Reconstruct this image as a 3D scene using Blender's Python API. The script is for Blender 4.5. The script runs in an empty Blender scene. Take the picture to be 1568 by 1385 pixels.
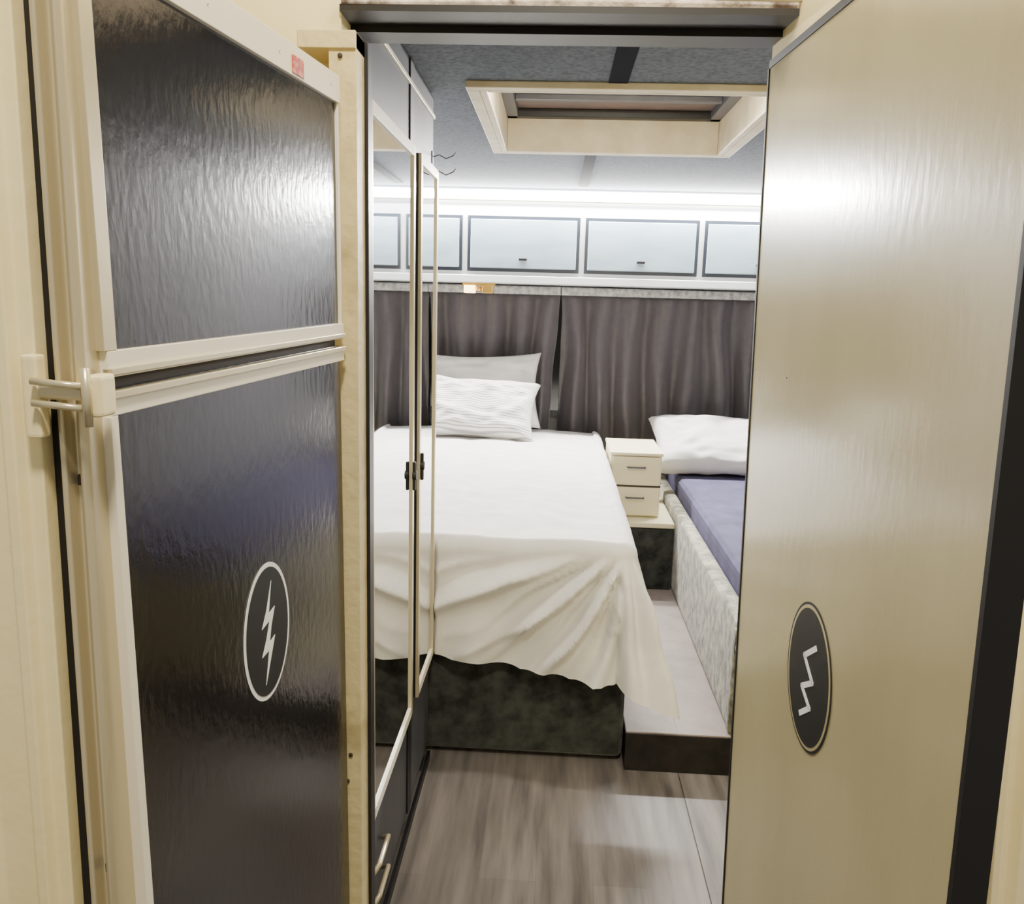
import bpy, math, random
from mathutils import Vector, Matrix, noise
random.seed(3)
SC=bpy.context.scene
def lin(c):
    return tuple(((v/255)/12.92 if v/255<=.04045 else ((v/255+.055)/1.055)**2.4) for v in c)+(1,)
MATS={}
def mat(name,c,rough=.5,metal=0,c2=None,scale=20,stretch=(1,1,1),bump=0,bscale=None,bstretch=None,emit=0,spec=.5,detail=4,coat=0,lo=.35,hi=.65,sheen=0,ior=1.5):
    m=bpy.data.materials.new(name);m.use_nodes=True;nt=m.node_tree;b=nt.nodes["Principled BSDF"]
    b.inputs["Base Color"].default_value=lin(c);b.inputs["Roughness"].default_value=rough;b.inputs["Metallic"].default_value=metal
    b.inputs["Specular IOR Level"].default_value=spec;b.inputs["Coat Weight"].default_value=coat;b.inputs["Sheen Weight"].default_value=sheen;b.inputs["IOR"].default_value=ior
    tc=nt.nodes.new("ShaderNodeTexCoord")
    def nz(sc,st):
        mp=nt.nodes.new("ShaderNodeMapping");mp.inputs["Scale"].default_value=st
        nt.links.new(tc.outputs["Object"],mp.inputs["Vector"])
        n=nt.nodes.new("ShaderNodeTexNoise");n.inputs["Scale"].default_value=sc;n.inputs["Detail"].default_value=detail
        nt.links.new(mp.outputs[0],n.inputs["Vector"]);return n
    if c2:
        n=nz(scale,stretch);r=nt.nodes.new("ShaderNodeValToRGB")
        r.color_ramp.elements[0].position=lo;r.color_ramp.elements[1].position=hi
        r.color_ramp.elements[0].color=lin(c);r.color_ramp.elements[1].color=lin(c2)
        nt.links.new(n.outputs["Fac"],r.inputs[0]);nt.links.new(r.outputs[0],b.inputs["Base Color"])
    if bump:
        n=nz(bscale or scale,bstretch or stretch);bn=nt.nodes.new("ShaderNodeBump");bn.inputs["Strength"].default_value=bump;bn.inputs["Distance"].default_value=.01
        nt.links.new(n.outputs["Fac"],bn.inputs["Height"]);nt.links.new(bn.outputs[0],b.inputs["Normal"])
    if emit:
        b.inputs["Emission Color"].default_value=lin(c);b.inputs["Emission Strength"].default_value=emit
    MATS[name]=m;return m
mat("cream_paint",(240,224,168),.3,c2=(244,230,180),scale=6,bump=.05,bscale=60)
mat("cream_old",(212,196,146),.5,c2=(160,144,100),scale=9,bump=.25,bscale=40,lo=.5,hi=.8)
mat("header_dirty",(232,220,206),.6,c2=(100,86,78),scale=26,bump=.9,bscale=30,lo=.45,hi=.68)
mat("door_cream",(192,182,142),.19,c2=(182,171,132),scale=4,stretch=(1,1,.3),bump=.04,bscale=80,bstretch=(1,1,.25),ior=1.8)
mat("door_black",(14,12,15),.17,c2=(20,18,21),scale=9,bump=.06,bscale=85,bstretch=(1,1,.5),ior=1.75,detail=6)
mat("aluminium",(214,203,170),.28,.55,bump=.02,scale=40)
mat("white_trim",(240,233,212),.3)
mat("rubber",(12,11,12),.6)
mat("dark_slot",(50,42,32),.7)
mat("gold_trim",(190,160,90),.35,.5)
mat("white_sticker",(248,248,246),.4)
mat("black_sticker",(8,8,10),.5)
mat("red_label",(176,60,34),.5,c2=(215,160,130),scale=120,lo=.45,hi=.7)
mat("ceiling_grey",(84,89,98),.95,c2=(102,107,116),scale=80,bump=.12,bscale=90,spec=.05)
mat("ceiling_strip",(34,35,42),.95,spec=.05)
mat("hatch_cream",(200,190,164),.6,c2=(184,172,144),scale=12,spec=.2)
mat("hatch_lid",(112,90,80),.6,c2=(84,72,68),scale=5)
mat("ward_grey",(80,82,91),.35,c2=(70,72,80),scale=10,bump=.03)
mat("ward_dark",(22,22,26),.4)
mat("mirror",(240,242,244),.02,1.0)
mat("wall_grey",(150,150,154),.6,c2=(138,138,143),scale=12)
mat("cab_white",(226,229,231),.35)
mat("cab_panel",(146,166,178),.25,c2=(162,180,190),scale=4,stretch=(1,1,3))
mat("cab_frame",(40,46,56),.4)
mat("led",(255,252,246),.5,emit=60)
mat("curtain",(70,64,68),.42,c2=(63,58,62),scale=30,sheen=.3)
mat("valance",(176,174,172),.7,c2=(136,134,133),scale=40,bump=.3)
mat("night",(8,8,10),.1)
mat("linen",(210,208,203),.8,c2=(200,198,194),scale=8,bump=.12,bscale=25,spec=.2)
mat("purple_sheet",(82,79,104),.85,c2=(70,68,90),scale=10,bump=.1,bscale=40,spec=.2)
mat("velvet_green",(58,61,58),.85,c2=(26,28,27),scale=22,bump=.4,bscale=30,sheen=.3,lo=.35,hi=.68,detail=10,spec=.2)
mat("velvet_cream",(156,152,130),.7,c2=(66,64,52),scale=22,bump=.6,bscale=28,sheen=.3,detail=10,spec=.3)
mat("drawer_cream",(216,207,172),.4)
mat("step_top",(138,129,125),.6,c2=(152,142,138),scale=12,spec=.3)
mat("step_dark",(30,28,27),.7,c2=(40,37,35),scale=20,spec=.2)
mat("brass",(215,175,90),.25,.9)
mat("lampglass",(255,225,160),.4,emit=8)
def floor_mat():
    m=mat("floor_planks",(112,104,98),.5,spec=.35)
    nt=m.node_tree;b=nt.nodes["Principled BSDF"];tc=nt.nodes.new("ShaderNodeTexCoord")
    mp=nt.nodes.new("ShaderNodeMapping");mp.inputs["Rotation"].default_value=(0,0,math.pi/2)
    nt.links.new(tc.outputs["Object"],mp.inputs[0])
    br=nt.nodes.new("ShaderNodeTexBrick");br.inputs["Scale"].default_value=1;br.inputs["Brick Width"].default_value=1.9;br.inputs["Row Height"].default_value=.15
    br.inputs["Mortar Size"].default_value=.0004;br.inputs["Color1"].default_value=lin((126,121,118));br.inputs["Color2"].default_value=lin((114,109,107));br.inputs["Mortar"].default_value=lin((98,94,92))
    nt.links.new(mp.outputs[0],br.inputs[0])
    mp2=nt.nodes.new("ShaderNodeMapping");mp2.inputs["Scale"].default_value=(22,2.0,1);nt.links.new(tc.outputs["Object"],mp2.inputs[0])
    n=nt.nodes.new("ShaderNodeTexNoise");n.inputs["Scale"].default_value=1;n.inputs["Detail"].default_value=6;nt.links.new(mp2.outputs[0],n.inputs[0])
    r=nt.nodes.new("ShaderNodeValToRGB");r.color_ramp.elements[0].position=.3;r.color_ramp.elements[1].position=.72
    r.color_ramp.elements[0].color=(.45,.445,.44,1);r.color_ramp.elements[1].color=(1.3,1.29,1.28,1);nt.links.new(n.outputs["Fac"],r.inputs[0])
    mx=nt.nodes.new("ShaderNodeMix");mx.data_type='RGBA';mx.blend_type='MULTIPLY';mx.inputs[0].default_value=1
    nt.links.new(br.outputs["Color"],mx.inputs[6]);nt.links.new(r.outputs[0],mx.inputs[7]);nt.links.new(mx.outputs[2],b.inputs["Base Color"])
floor_mat()
def stripe_mat():
    m=mat("striped_linen",(232,229,222),.75)
    nt=m.node_tree;b=nt.nodes["Principled BSDF"];tc=nt.nodes.new("ShaderNodeTexCoord")
    w=nt.nodes.new("ShaderNodeTexWave");w.bands_direction='Y';w.inputs["Scale"].default_value=22;w.inputs["Distortion"].default_value=.1
    nt.links.new(tc.outputs["Object"],w.inputs[0]);r=nt.nodes.new("ShaderNodeValToRGB")
    r.color_ramp.elements[0].position=.05;r.color_ramp.elements[0].color=lin((142,140,139));r.color_ramp.elements[1].position=.5;r.color_ramp.elements[1].color=lin((208,206,200))
    nt.links.new(w.outputs["Fac"],r.inputs[0]);nt.links.new(r.outputs[0],b.inputs["Base Color"])
stripe_mat()

class B:
    def __init__(s,name): s.n=name;s.v=[];s.f=[];s.m=[];s.ml=[];s.sm=[]
    def mi(s,m):
        if m not in s.ml: s.ml.append(m)
        return s.ml.index(m)
    def add(s,vs,fs,m,smooth=False):
        o=len(s.v);s.v+= [tuple(v) for v in vs];k=s.mi(m)
        for f in fs: s.f.append(tuple(i+o for i in f));s.m.append(k);s.sm.append(smooth)
    def box(s,x0,x1,y0,y1,z0,z1,m,c=0):
        import bmesh
        if c<=0:
            vs=[(x,y,z) for x in(x0,x1) for y in(y0,y1) for z in(z0,z1)]
            s.add(vs,[(0,1,3,2),(4,6,7,5),(0,4,5,1),(2,3,7,6),(0,2,6,4),(1,5,7,3)],m)
        else:
            bm=bmesh.new();bmesh.ops.create_cube(bm,size=1)
            for v in bm.verts: v.co=Vector(((x0+x1)/2+v.co.x*(x1-x0),(y0+y1)/2+v.co.y*(y1-y0),(z0+z1)/2+v.co.z*(z1-z0)))
            bmesh.ops.bevel(bm,geom=bm.edges[:],offset=c,segments=3,profile=.6,affect='EDGES')
            bm.verts.index_update();s.add([v.co[:] for v in bm.verts],[[v.index for v in f.verts] for f in bm.faces],m,False);bm.free()
    def grid(s,fn,nu,nv,m,smooth=True):
        vs=[fn(i/nu,j/nv) for i in range(nu+1) for j in range(nv+1)]
        fs=[(i*(nv+1)+j,(i+1)*(nv+1)+j,(i+1)*(nv+1)+j+1,i*(nv+1)+j+1) for i in range(nu) for j in range(nv)]
        s.add(vs,fs,m,smooth)
    def tube(s,pts,r,m,n=10):
        pts=[Vector(p) for p in pts];vs=[];N=len(pts)
        for i,p in enumerate(pts):
            t=(pts[min(i+1,N-1)]-pts[max(i-1,0)]).normalized()
            a=t.orthogonal().normalized() if i==0 else (pa-t*pa.dot(t)).normalized()
            pa=a;b=t.cross(a)
            for k in range(n):
                q=2*math.pi*k/n;vs.append(p+(a*math.cos(q)+b*math.sin(q))*r)
        fs=[(i*n+k,i*n+(k+1)%n,(i+1)*n+(k+1)%n,(i+1)*n+k) for i in range(N-1) for k in range(n)]
        fs+=[tuple(range(n))[::-1],tuple((N-1)*n+k for k in range(n))]
        s.add(vs,fs,m,True)
    def prism(s,out,y0,y1,m):
        n=len(out);vs=[(x,y0,z) for x,z in out]+[(x,y1,z) for x,z in out]
        s.add(vs,[tuple(range(n)),tuple(range(2*n-1,n-1,-1))]+[(i,i+n,(i+1)%n+n,(i+1)%n) for i in range(n)],m)
    def build(s,mtx=None,bevel=0):
        me=bpy.data.meshes.new(s.n);me.from_pydata(s.v,[],s.f)
        for m in s.ml: me.materials.append(MATS[m])
        for p,k,q in zip(me.polygons,s.m,s.sm): p.material_index=k;p.use_smooth=q
        import bmesh
        bm=bmesh.new();bm.from_mesh(me);bmesh.ops.recalc_face_normals(bm,faces=bm.faces[:]);bm.to_mesh(me);bm.free()
        o=bpy.data.objects.new(s.n,me);SC.collection.objects.link(o)
        if mtx: o.matrix_world=mtx
        if bevel:
            md=o.modifiers.new("b","BEVEL");md.width=bevel;md.segments=2;md.limit_method='ANGLE'
        return o

# ---------------- shell ----------------
CZ=2.07;XL=-1.7
b=B("floor");b.box(XL-.1,1.5,-.6,4.95,-.06,0,"floor_planks");b.box(.4485,.4515,1.2,2.44,0,.0008,"dark_slot");b.build()
HX0,HX1,HY0,HY1=-.23,.60,2.34,3.27
b=B("ceiling")
b.box(XL-.1,1.5,1.45,HY0,CZ,CZ+.03,"ceiling_grey");b.box(XL-.1,1.5,HY1,4.95,CZ,CZ+.03,"ceiling_grey")
b.box(XL-.1,HX0,HY0,HY1,CZ,CZ+.03,"ceiling_grey");b.box(HX1,1.5,HY0,HY1,CZ,CZ+.03,"ceiling_grey")
b.build()
b=B("trim_1");b.box(.115,.165,1.5,HY0-.04,CZ-.004,CZ,"ceiling_strip");b.box(.09,.135,HY1+.04,4.3,CZ-.004,CZ,"ceiling_strip")
b.box(-.36,.6,1.88,1.90,CZ-.004,CZ,"ceiling_strip");b.build()
b=B("wall_back");b.box(XL-.1,1.5,4.9,4.95,0,CZ,"wall_grey");b.build()
b=B("wall_left");b.box(XL-.1,XL-.02,1.5,4.9,0,CZ,"wall_grey");b.build()
b=B("wall_right");b.box(1.42,1.5,1.55,4.9,0,CZ,"wall_grey");b.build()
b=B("wall_front");b.box(XL-.1,-.355,1.37,1.46,0,2.5,"cream_paint");b.box(.40,1.5,1.50,1.55,0,2.5,"cream_paint");b.build()
b=B("wall_header");b.box(-.355,.40,1.37,1.46,1.945,2.5,"header_dirty");b.box(-.355,.4,1.36,1.475,1.935,1.945,"ward_dark")
b.box(-.355,.4,1.43,1.49,1.925,1.935,"ward_dark")
b.tube([(-.35,1.355,1.955),(0,1.352,1.962),(.4,1.355,1.957)],.006,"white_trim");b.build()
b=B("window_1");b.box(-.95,1.2,4.87,4.9,.85,1.5,"night");b.box(-.98,1.23,4.86,4.895,1.5,1.53,"ward_dark");b.box(-.98,1.23,4.86,4.895,.82,.85,"ward_dark");b.build()
b=B("roof_hatch")
w=.035;z0=CZ-.018;zt=2.20
b.box(HX0-w,HX1+w,HY0-w,HY0,z0,CZ,"hatch_cream");b.box(HX0-w,HX1+w,HY1,HY1+w,z0,CZ,"hatch_cream")
b.box(HX0-w,HX0,HY0,HY1,z0,CZ,"hatch_cream");b.box(HX1,HX1+w,HY0,HY1,z0,CZ,"hatch_cream")
t=.02
b.box(HX0,HX0+t,HY0,HY1,z0,zt,"hatch_cream");b.box(HX1-t,HX1,HY0,HY1,z0,zt,"hatch_cream")
b.box(HX0+t,HX1-t,HY0,HY0+t,z0,zt,"hatch_cream");b.box(HX0+t,HX1-t,HY1-t,HY1,z0,zt,"hatch_cream")
b.box(HX0,HX1,HY0,HY1,zt,zt+.02,"hatch_lid")
b.box(HX0+t,HX1-t,HY1-.06,HY1-t,zt-.03,zt,"ward_dark");b.box(HX0+t,HX0+.06,HY0+t,HY1-t,zt-.03,zt,"ward_grey");b.box(HX1-.06,HX1-t,HY0+t,HY1-t,zt-.03,zt,"ward_grey")
b.box(HX0+.06,HX1-.06,HY1-.28,HY1-.25,zt-.02,zt,"ward_grey")
b.build(bevel=.003)
def vprism(b,prof,z0,z1,m,lean=0):
    n=len(prof);vs=[(x+lean*(1.5-z0),y,z0) for x,y in prof]+[(x+lean*(1.5-z1),y,z1) for x,y in prof]
    b.add(vs,[tuple(range(n)),tuple(range(2*n-1,n-1,-1))]+[(i,i+n,(i+1)%n+n,(i+1)%n) for i in range(n)],m)
b=B("trim_2")
prof=[(-.80,.66),(-.53,.66),(-.52,.652),(-.505,.652),(-.495,.66),(-.463,.66),(-.458,.650),(-.448,.650),(-.444,.66),(-.431,.66),(-.431,.76),(-.80,.76)]
vprism(b,prof,0,2.5,"cream_paint",-.01)
vprism(b,[(-.431,.675),(-.422,.675),(-.422,.76),(-.431,.76)],0,2.5,"rubber",-.01)
vprism(b,[(-.422,.67),(-.418,.664),(-.414,.664),(-.412,.678),(-.405,.678),(-.403,.666),(-.398,.662),(-.394,.668),(-.394,.70),(-.422,.70)],0,2.5,"aluminium",-.006)
for z in(1.33,.95,.6): b.box(-.411,-.406,.672,.679,z,z+.010,"dark_slot")
b.tube([(-.452,.655,1.78),(-.452,.63,1.78)],.008,"aluminium")
b.build(bevel=.0015)
b=B("wall_outer_left");b.box(-1.2,-.82,.66,.76,0,2.5,"cream_paint");b.build()
b=B("trim_3")
vprism(b,[(.442,.80),(.446,.79),(.452,.79),(.456,.80),(.464,.80),(.472,.79),(.9,.79),(.9,.88),(.442,.88)],0,2.5,"cream_paint",.06)
vprism(b,[(.437,.803),(.442,.797),(.442,.88),(.437,.88)],0,2.5,"gold_trim",.06)
b.build(bevel=.001)
b=B("wall_outer_right");b.box(.99,1.3,.79,.88,0,2.5,"cream_paint");b.build()
b=B("door_post");b.box(-.354,-.312,1.29,1.365,0,1.885,"cream_old")
b.box(-.40,-.312,1.285,1.365,1.86,1.885,"cream_old");b.box(-.312,-.306,1.34,1.37,0,1.885,"ward_dark")
for x,z in((-.336,.66),(-.336,1.85),(-.325,1.865),(-.33,.71)): b.tube([(x,1.289,z),(x,1.286,z)],.004,"dark_slot")
b.build(bevel=.003)

# ---------------- left split door ----------------
near=Vector((-.392,.693));far=Vector((-.334,1.262));d=far-near;L=d.length;ang=math.atan2(d.y,d.x)
ML=Matrix.Translation((near.x,near.y,1.4))@Matrix.Rotation(ang,4,'Z')@Matrix.Rotation(-.018,4,'Y')
def Z(z): return z-1.4
b=B("door_1")
for a,c in((.04,1.412),(1.425,1.80)):
    b.box(0,L,0,.028,Z(a),Z(c),"door_black")
b.box(-.002,L+.002,-.006,.03,Z(1.765),Z(1.803),"white_trim")
b.box(-.002,L+.002,-.006,.03,Z(1.423),Z(1.446),"white_trim");b.box(-.002,L+.002,-.009,0,Z(1.425),Z(1.431),"aluminium")
b.box(-.002,L+.002,-.006,.03,Z(1.389),Z(1.411),"white_trim");b.box(-.002,L+.002,-.009,0,Z(1.404),Z(1.411),"aluminium")
b.box(-.006,.012,-.006,.03,Z(1.446),Z(1.765),"aluminium");b.box(-.004,.007,-.006,.03,Z(.04),Z(1.389),"white_trim")
b.box(L-.006,L+.002,-.004,.03,Z(1.446),Z(1.765),"white_trim")
b.box(.01,L-.01,.004,.024,Z(1.41),Z(1.427),"dark_slot")
b.box(.405,.44,-.0075,-.005,Z(1.768),Z(1.79),"red_label")
for x in(.03,.2,.37,.54): b.tube([(x,-.005,Z(1.784)),(x,-.0065,Z(1.784))],.0025,"aluminium")
b.build(ML,bevel=.0015)
b=B("door_hinge")
b.box(-.436,-.422,.645,.66,1.375,1.445,"cream_paint",.004)
b.box(-.424,-.385,.646,.664,1.408,1.422,"aluminium",.004)
b.tube([(-.424,.640,1.424),(-.38,.644,1.42)],.003,"aluminium");b.tube([(-.424,.640,1.406),(-.38,.644,1.402)],.003,"aluminium")
b.box(-.382,-.368,.642,.668,1.395,1.43,"cream_paint",.004)
b.tube([(-.378,.64,1.388),(-.378,.64,1.436)],.004,"aluminium")
b.build()
# ---------------- right door ----------------
nr=Vector((.398,.762));fr=Vector((.341,1.477));d=fr-nr;LR=d.length;ar=math.atan2(d.y,d.x)
MR=Matrix.Translation((nr.x,nr.y,1.89))@Matrix.Rotation(ar,4,'Z')@Matrix.Rotation(-.026,4,'X')
b=B("door_2")
b.box(0,LR,-.03,0,-1.84,0,"door_cream");b.box(LR,LR+.006,-.032,.002,-1.84,0,"rubber")
b.box(-.008,.0,-.036,.001,-1.84,0,"rubber");b.box(-.004,LR,-.032,.002,0,.012,"rubber")
for x,z in((.55,-.5),(.2,-1.45)): b.tube([(x,0,z),(x,.001,z)],.0015,"dark_slot")
b.build(MR,bevel=.0015)
b=B("wall_above_door")
b.box(-.02,LR-.0,-.09,-.002,.014,.6,"cream_paint");b.build(MR)
def ell(rx,rz,n=64): return [(rx*math.cos(2*math.pi*i/n),rz*math.sin(2*math.pi*i/n)) for i in range(n)]
b=B("lightning_sticker")
b.prism(ell(.066,.093),-.0006,0,"white_sticker");b.prism(ell(.060,.087),-.0012,-.0006,"black_sticker")
bolt=[(.012,.066),(-.004,.030),(-.018,.010),(.004,.014),(-.006,-.008),(-.020,-.028),(.000,-.026),(-.012,-.070),(.018,-.012),(.002,-.016),(.008,.004),(.020,.028),(.002,.024)]
b.prism(bolt,-.0018,-.0012,"white_sticker");b.build(ML@Matrix.Translation((.29,-.0005,Z(1.064)-.005)))
b=B("lightning_sticker")
b.prism(ell(.082,.114),0,.0006,"black_sticker");b.prism(ell(.078,.110),.0006,.0010,"door_cream");b.prism(ell(.073,.105),.0010,.0014,"black_sticker")
zz=[(-.022,.055),(.016,.028),(-.018,.0),(.018,-.022),(-.014,-.042),(.018,-.066)]
for (x0,a0),(x1,a1) in zip(zz,zz[1:]):
    q=Vector((x1-x0,a1-a0)).normalized();nn=Vector((-q.y,q.x))*.0042;q*=.003
    b.prism([(x0+nn.x-q.x,a0+nn.y-q.y),(x1+nn.x+q.x,a1+nn.y+q.y),(x1-nn.x+q.x,a1-nn.y+q.y),(x0-nn.x-q.x,a0-nn.y-q.y)],.0014,.002,"white_sticker")
b.build(MR@Matrix.Translation((.383,.0005,.963-1.89)))

# ---------------- wardrobe ----------------
WX=-.372
b=B("mirrored_wardrobe")
b.box(-1.1,WX,1.48,2.455,.06,CZ-.01,"ward_grey");b.box(-1.09,WX-.03,1.5,2.44,0,.06,"ward_dark")
b.box(WX,WX+.006,1.48,2.455,2.0,2.01,"white_trim")
b.box(WX,WX+.004,2.065,2.12,.06,CZ-.01,"ward_dark")
for y0,y1 in((1.56,2.05),(2.135,2.435)):
    b.box(WX,WX+.012,y0,y1,.38,1.855,"ward_dark")
    fw=.022
    b.box(WX+.012,WX+.02,y0,y0+fw,.38,1.855,"aluminium");b.box(WX+.012,WX+.02,y1-fw,y1,.38,1.855,"aluminium")
    b.box(WX+.012,WX+.02,y0+fw,y1-fw,.38,.405,"white_trim");b.box(WX+.012,WX+.02,y0+fw,y1-fw,1.83,1.855,"white_trim")
    b.box(WX+.012,WX+.015,y0+fw,y1-fw,.405,1.83,"mirror")
for y in(2.03,2.155): 
    b.tube([(WX+.02,y,1.05),(WX+.03,y,1.05)],.012,"rubber",16);b.box(WX+.02,WX+.028,y-.006,y+.006,1.01,1.085,"rubber",.003)
for z in(.14,.22): b.tube([(WX+.004,1.6,z),(WX+.02,1.62,z+.02),(WX+.02,1.72,z+.02),(WX+.004,1.74,z)],.006,"aluminium")
b.box(WX,WX+.01,1.5,2.45,.0,.03,"ward_dark")
b.build(bevel=.0015)
b=B("coat_hook")
b.box(WX,WX+.003,2.425,2.45,1.84,1.91,"rubber")
for z in(1.895,1.85):
    b.tube([(WX+.002,2.44,z),(WX+.02,2.44,z+.006),(WX+.04,2.44,z-.004),(WX+.06,2.44,z+.004),(WX+.068,2.44,z+.014)],.0015,"rubber",6)
b.build()

# ---------------- overhead cabinets ----------------
b=B("overhead_cabinet")
cy=4.5
b.box(XL,1.415,cy,4.895,1.585,1.965,"cab_white")
b.box(XL,1.415,cy-.015,cy,1.585,1.625,"cab_white",.004)
for k in range(-2,4):
    x0=-.49+.628*k;x1=x0+.60
    x0=max(x0,XL+.01);x1=min(x1,1.41)
    if x1-x0<.1: continue
    b.box(x0,x1,cy-.006,cy,1.645,1.935,"cab_frame")
    b.box(x0+.017,x1-.017,cy-.014,cy-.006,1.663,1.917,"cab_panel",.004)
    if x1-x0>.4:
        xc=(x0+x1)/2;b.box(xc-.022,xc+.022,cy-.03,cy-.014,1.705,1.717,"rubber",.003)
b.box(XL,1.415,cy+.0,cy+.05,1.965,2.068,"cab_white")
b.build()
b=B("led_strip_light")
b.box(XL+.02,1.4,cy-.022,cy-.004,2.02,2.067,"led",.006);b.box(XL+.02,1.4,cy-.004,cy-.0005,2.015,2.069,"aluminium");b.build()
b=B("reading_lamp")
b.box(-.52,-.34,4.53,4.60,1.568,1.584,"brass",.004);b.box(-.51,-.45,4.52,4.59,1.528,1.57,"lampglass",.006);b.box(-.41,-.35,4.52,4.59,1.528,1.57,"brass",.006)
b.tube([(-.45,4.54,1.55),(-.41,4.54,1.55)],.012,"brass");b.build()
def curtain(name,x0,x1,zb,phase,gather):
    b=B(name);W=x1-x0
    def fn(u,v):
        z=1.54-(1.54-zb)*v
        g=gather(v);x=x0+W*(g[0]+(g[1]-g[0])*u)
        k=2*math.pi*W/.17
        a=.024+.020*v
        y=4.785+a*math.sin(k*u+phase+1.6*noise.noise((u*5,v*1.2,phase)))+.010*math.sin(k*.37*u+2*v)
        x+=.015*noise.noise((u*9,v*3,4))
        return (x,y,z+ (.01*noise.noise((u*8,0,1)) if v>.95 else 0))
    b.grid(fn,int(W*200),40,"curtain")
    def vf(u,v):
        k=2*math.pi*W/.05
        return (x0+W*u,4.725+.005*math.sin(k*u)+.003*math.sin(k*.31*u),1.575-.045*v)
    b.grid(vf,int(W*260),3,"valance")
    o=b.build();md=o.modifiers.new("s","SOLIDIFY");md.thickness=.002
curtain("curtain",XL+.02,.02,.66,.3,lambda v:(0,1-.03*v))
curtain("curtain",.025,1.38,.64,1.9,lambda v:(.02*(1-v)*v,1))

# ---------------- bed ----------------
BX0,BX1,BY0,BY1,BT=-1.10,.235,2.50,4.68,.765
b=B("double_bed")
b.box(BX0+.02,.27,2.475,4.7,.02,.38,"velvet_green",.03)
b.box(BX0+.03,BX1-.02,2.53,4.68,.38,BT-.03,"linen",.05)
def sheet(u,v):
    LX=(BX1-BX0)+.42;LY=(BY1-BY0)+.415
    s=u*LX;t=v*LY
    sx=max(0,s-(BX1-BX0));sy=max(0,t-(BY1-BY0))
    r=.05
    x=BX0+min(s,BX1-BX0);y=BY1-min(t,BY1-BY0)
    wr=.007*noise.noise((x*5,y*5,0))+.004*noise.noise((x*14,y*14,3))
    lf=min(1,max(0,(x+.45)/.6))
    if sx==0 and sy==0:
        ed=min(BX1-x,y-BY0)
        return (x,y,BT+wr+.012*min(1,max(0,ed)/.25)-.012)
    phi=math.atan2(sx,sy)
    dd=max(sx,sy)+.22*min(sx,sy)
    dd*=1+ (.10*lf*lf if sx==0 else .10*math.cos(phi)**2)
    if dd<r*1.57: a=dd/r;out=r*math.sin(a);dz=r*(1-math.cos(a))
    else: out=r;dz=r+dd-r*1.57
    hang=max(0,dz-r)
    corner=math.sin(2*phi)
    if sx==0: flare=.06+.16*lf
    else: flare=(.22*math.cos(phi)**2+.06*math.sin(phi)**2)+.28*corner
    out+=hang*flare
    dist=BX1-x
    f=0
    if sx==0:
        th=math.atan2(dz+.02,dist+.05)
        env=min(1,hang/.06)*(.5+.5*lf)
        ridge=lambda q: (1-abs(math.sin(q)))**1.3
        f=env*(.066*ridge(9.5*th+1.1*noise.noise((x*2.5,dz*3,2)))-.018+.030*ridge(19*th+x*4+1.3*noise.noise((x*5,dz*5,7)))+.018*noise.noise((x*6,dz*8,1)))
        f*=1-.45*min(1,max(0,hang-.2)/.15)
        f+=.016*min(1,hang/.25)*math.sin(x*21+2*noise.noise((x*4,0,9)))*hang/.35
    elif sy==0:
        f=min(1,hang/.1)*(.014*math.sin(y*24+1.5*noise.noise((y*3,dz*3,5))))
        f*=min(1,(y-BY0)/.1+.0)
    else:
        f=min(1,hang/.12)*(.028*math.sin(phi*10+.3)*math.sin(2*phi)**.5+.012*noise.noise((phi*3,dz*8,1)))
        f+=math.cos(phi)**4*min(1,hang/.07)*.014
    out+=f
    zz=BT-dz+wr
    x+=math.sin(phi)*out;y-=math.cos(phi)*out
    if x<-.355: y=max(y,2.462)
    if y>3.75: x=min(x,.28)
    return (x,y,max(zz,.15))
b.grid(sheet,210,250,"linen")
b.build()
def pillow(name,m,a,bb,h,mtx,seed):
    b=B(name)
    def mk(sg):
        def fn(u,v):
            p=2*u-1;q=2*v-1
            p=math.copysign(abs(p)**.8,p);q=math.copysign(abs(q)**.8,q)
            x=a*p*(1-.10*(1-q*q)*abs(p)**2);y=bb*q*(1-.13*(1-p*p)*abs(q)**2)
            e=max(0,(1-p**4))**.5*max(0,(1-q**4))**.5
            z=h*e**.85*(1+.25*noise.noise((p*2,q*2,seed)))+.020*noise.noise((p*4,q*5,seed+5))*e
            z+=.008*math.sin(14*p+8*q+seed)*e*(abs(p)**2)
            return (x,y,sg*z)
        return fn
    b.grid(mk(1),44,34,m);b.grid(mk(-1),44,34,m)
    o=b.build(mtx)
    import bmesh
    bm=bmesh.new();bm.from_mesh(o.data);bmesh.ops.remove_doubles(bm,verts=bm.verts[:],dist=.0005);bmesh.ops.recalc_face_normals(bm,faces=bm.faces[:]);bm.to_mesh(o.data);bm.free()
R=Matrix.Rotation;T=Matrix.Translation
pillow("pillow","linen",.35,.22,.07,T((-.42,4.62,.985))@R(math.radians(72),4,'X')@R(.03,4,'Z'),1)
pillow("striped_pillow","striped_linen",.34,.20,.08,T((-.42,4.40,.91))@R(math.radians(46),4,'X')@R(-.06,4,'Z'),4)
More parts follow.
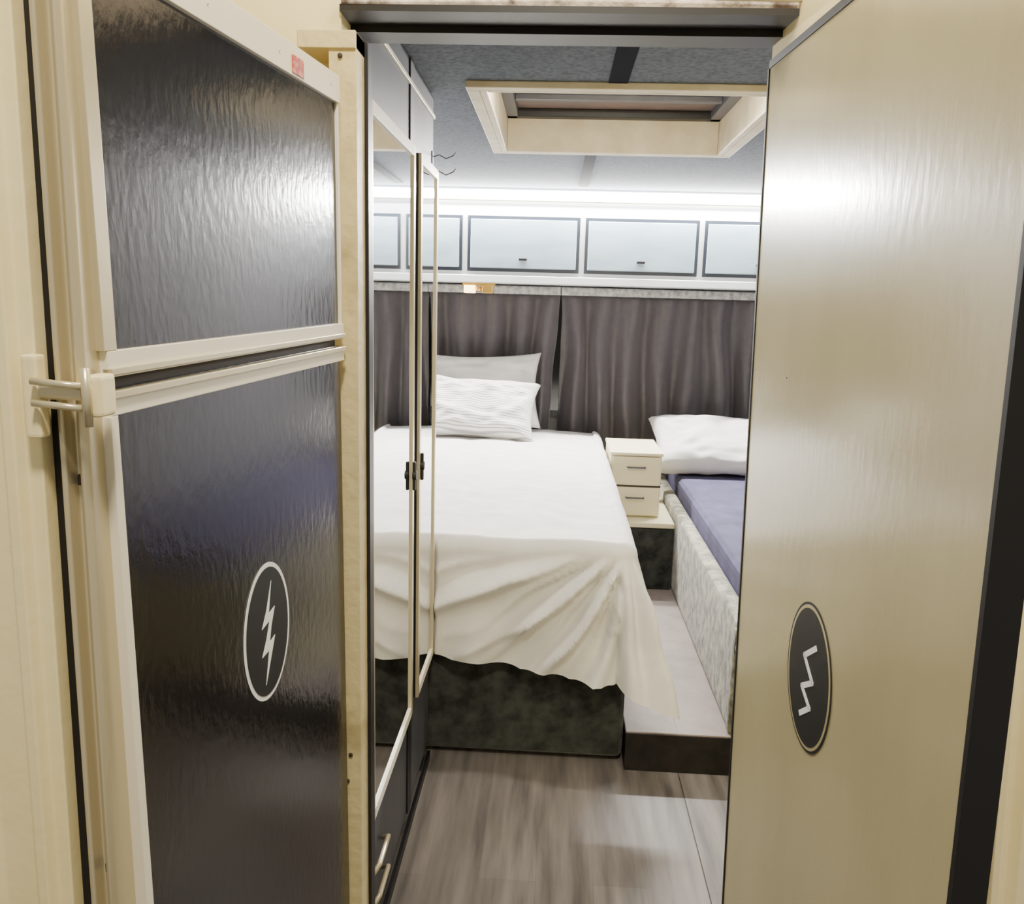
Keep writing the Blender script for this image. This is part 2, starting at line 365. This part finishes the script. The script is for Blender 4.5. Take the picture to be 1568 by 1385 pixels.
# ---------------- nightstand ----------------
b=B("storage_plinth");b.box(.285,.60,3.8,4.7,.136,.445,"velvet_green",.01);b.box(.285,.60,3.79,4.7,.445,.47,"drawer_cream",.006);b.build()
b=B("bedside_drawers")
b.box(.29,.535,3.9,4.3,.47,.775,"drawer_cream",.004);b.box(.285,.54,3.885,4.3,.775,.79,"drawer_cream",.004)
for z0,z1 in((.48,.62),(.63,.77)):
    b.box(.297,.528,3.885,3.9,z0,z1,"drawer_cream",.004);zc=(z0+z1)/2+.02
    b.tube([(.37,3.885,zc),(.37,3.87,zc),(.455,3.87,zc),(.455,3.885,zc)],.004,"ward_grey")
b.box(.29,.535,3.893,3.9,.62,.63,"dark_slot")
b.build()
# ---------------- step & bunk ----------------
b=B("platform_step");b.box(.275,1.415,2.46,4.895,0.001,.118,"step_dark");b.box(.275,1.415,2.45,4.895,.118,.135,"step_top",.003)
b.box(.275,1.415,2.445,2.455,0.001,.13,"step_dark");b.box(.44,.445,2.46,3.79,.1345,.1355,"ward_grey");b.build()
b=B("single_bed")
b.box(.605,.665,2.47,4.7,.136,.52,"velvet_cream",.02);b.box(.665,1.40,2.50,4.7,.136,.44,"velvet_green")
b.box(.668,1.40,2.47,4.70,.40,.60,"purple_sheet",.04)
b.box(.60,1.40,2.455,2.50,.136,.50,"velvet_cream",.02)
b.tube([(.63,2.45,.44),(.63,2.43,.44)],.03,"velvet_green",16)
b.build()
pillow("pillow","linen",.34,.23,.085,T((.88,4.43,.75))@R(math.radians(28),4,'X'),9)

# ---------------- lights ----------------
def area(name,loc,rot,sx,sy,pw,col):
    l=bpy.data.lights.new(name,"AREA");l.shape='RECTANGLE';l.size=sx;l.size_y=sy;l.energy=pw;l.color=col
    o=bpy.data.objects.new(name,l);o.location=loc;o.rotation_euler=rot;SC.collection.objects.link(o);return o
area("led_light",(-.15,4.455,2.035),(math.radians(-45),0,0),3.0,.05,280,(1,.97,.92))
area("hatch_fill",(.18,2.40,2.15),(math.radians(12),0,0),.6,.05,20,(1,.93,.80))  # unseen light added inside the hatch recess to rake the sheet folds
area("entry_fill",(0,1.60,2.055),(math.radians(8),0,0),.5,.06,1.5,(1,.93,.84))  # added fill hidden behind the header, for the sheet front and floor
def pt(n,loc,e,rad,col):
    l=bpy.data.lights.new(n,"POINT");l.energy=e;l.shadow_soft_size=rad;l.color=col
    o=bpy.data.objects.new(n,l);o.location=loc;SC.collection.objects.link(o)
pt("doorway_fill",(0,1.12,2.42),18,.08,(1,.90,.72))  # added fill out of view, set so the header shields the bed front
pt("front_fill",(.05,-.1,3.1),240,.12,(1,.89,.70))  # unseen fill added above the camera to brighten the cream jambs
w=bpy.data.worlds.new("World");SC.world=w;w.use_nodes=True;bg=w.node_tree.nodes["Background"]
bg.inputs[0].default_value=(1,.93,.78,1);bg.inputs[1].default_value=.4
# ---------------- camera ----------------
cam=bpy.data.cameras.new("camera");cam.sensor_width=36;cam.lens=36*1250/1568;cam.clip_start=.02
p=math.radians(10.6);r=.028;yw=math.radians(2.8)
o=bpy.data.objects.new("camera",cam);SC.collection.objects.link(o)
o.matrix_world=T((0,0,1.5))@R(yw,4,'Z')@R(math.pi/2-p,4,'X')@R(r,4,'Z')
SC.camera=o
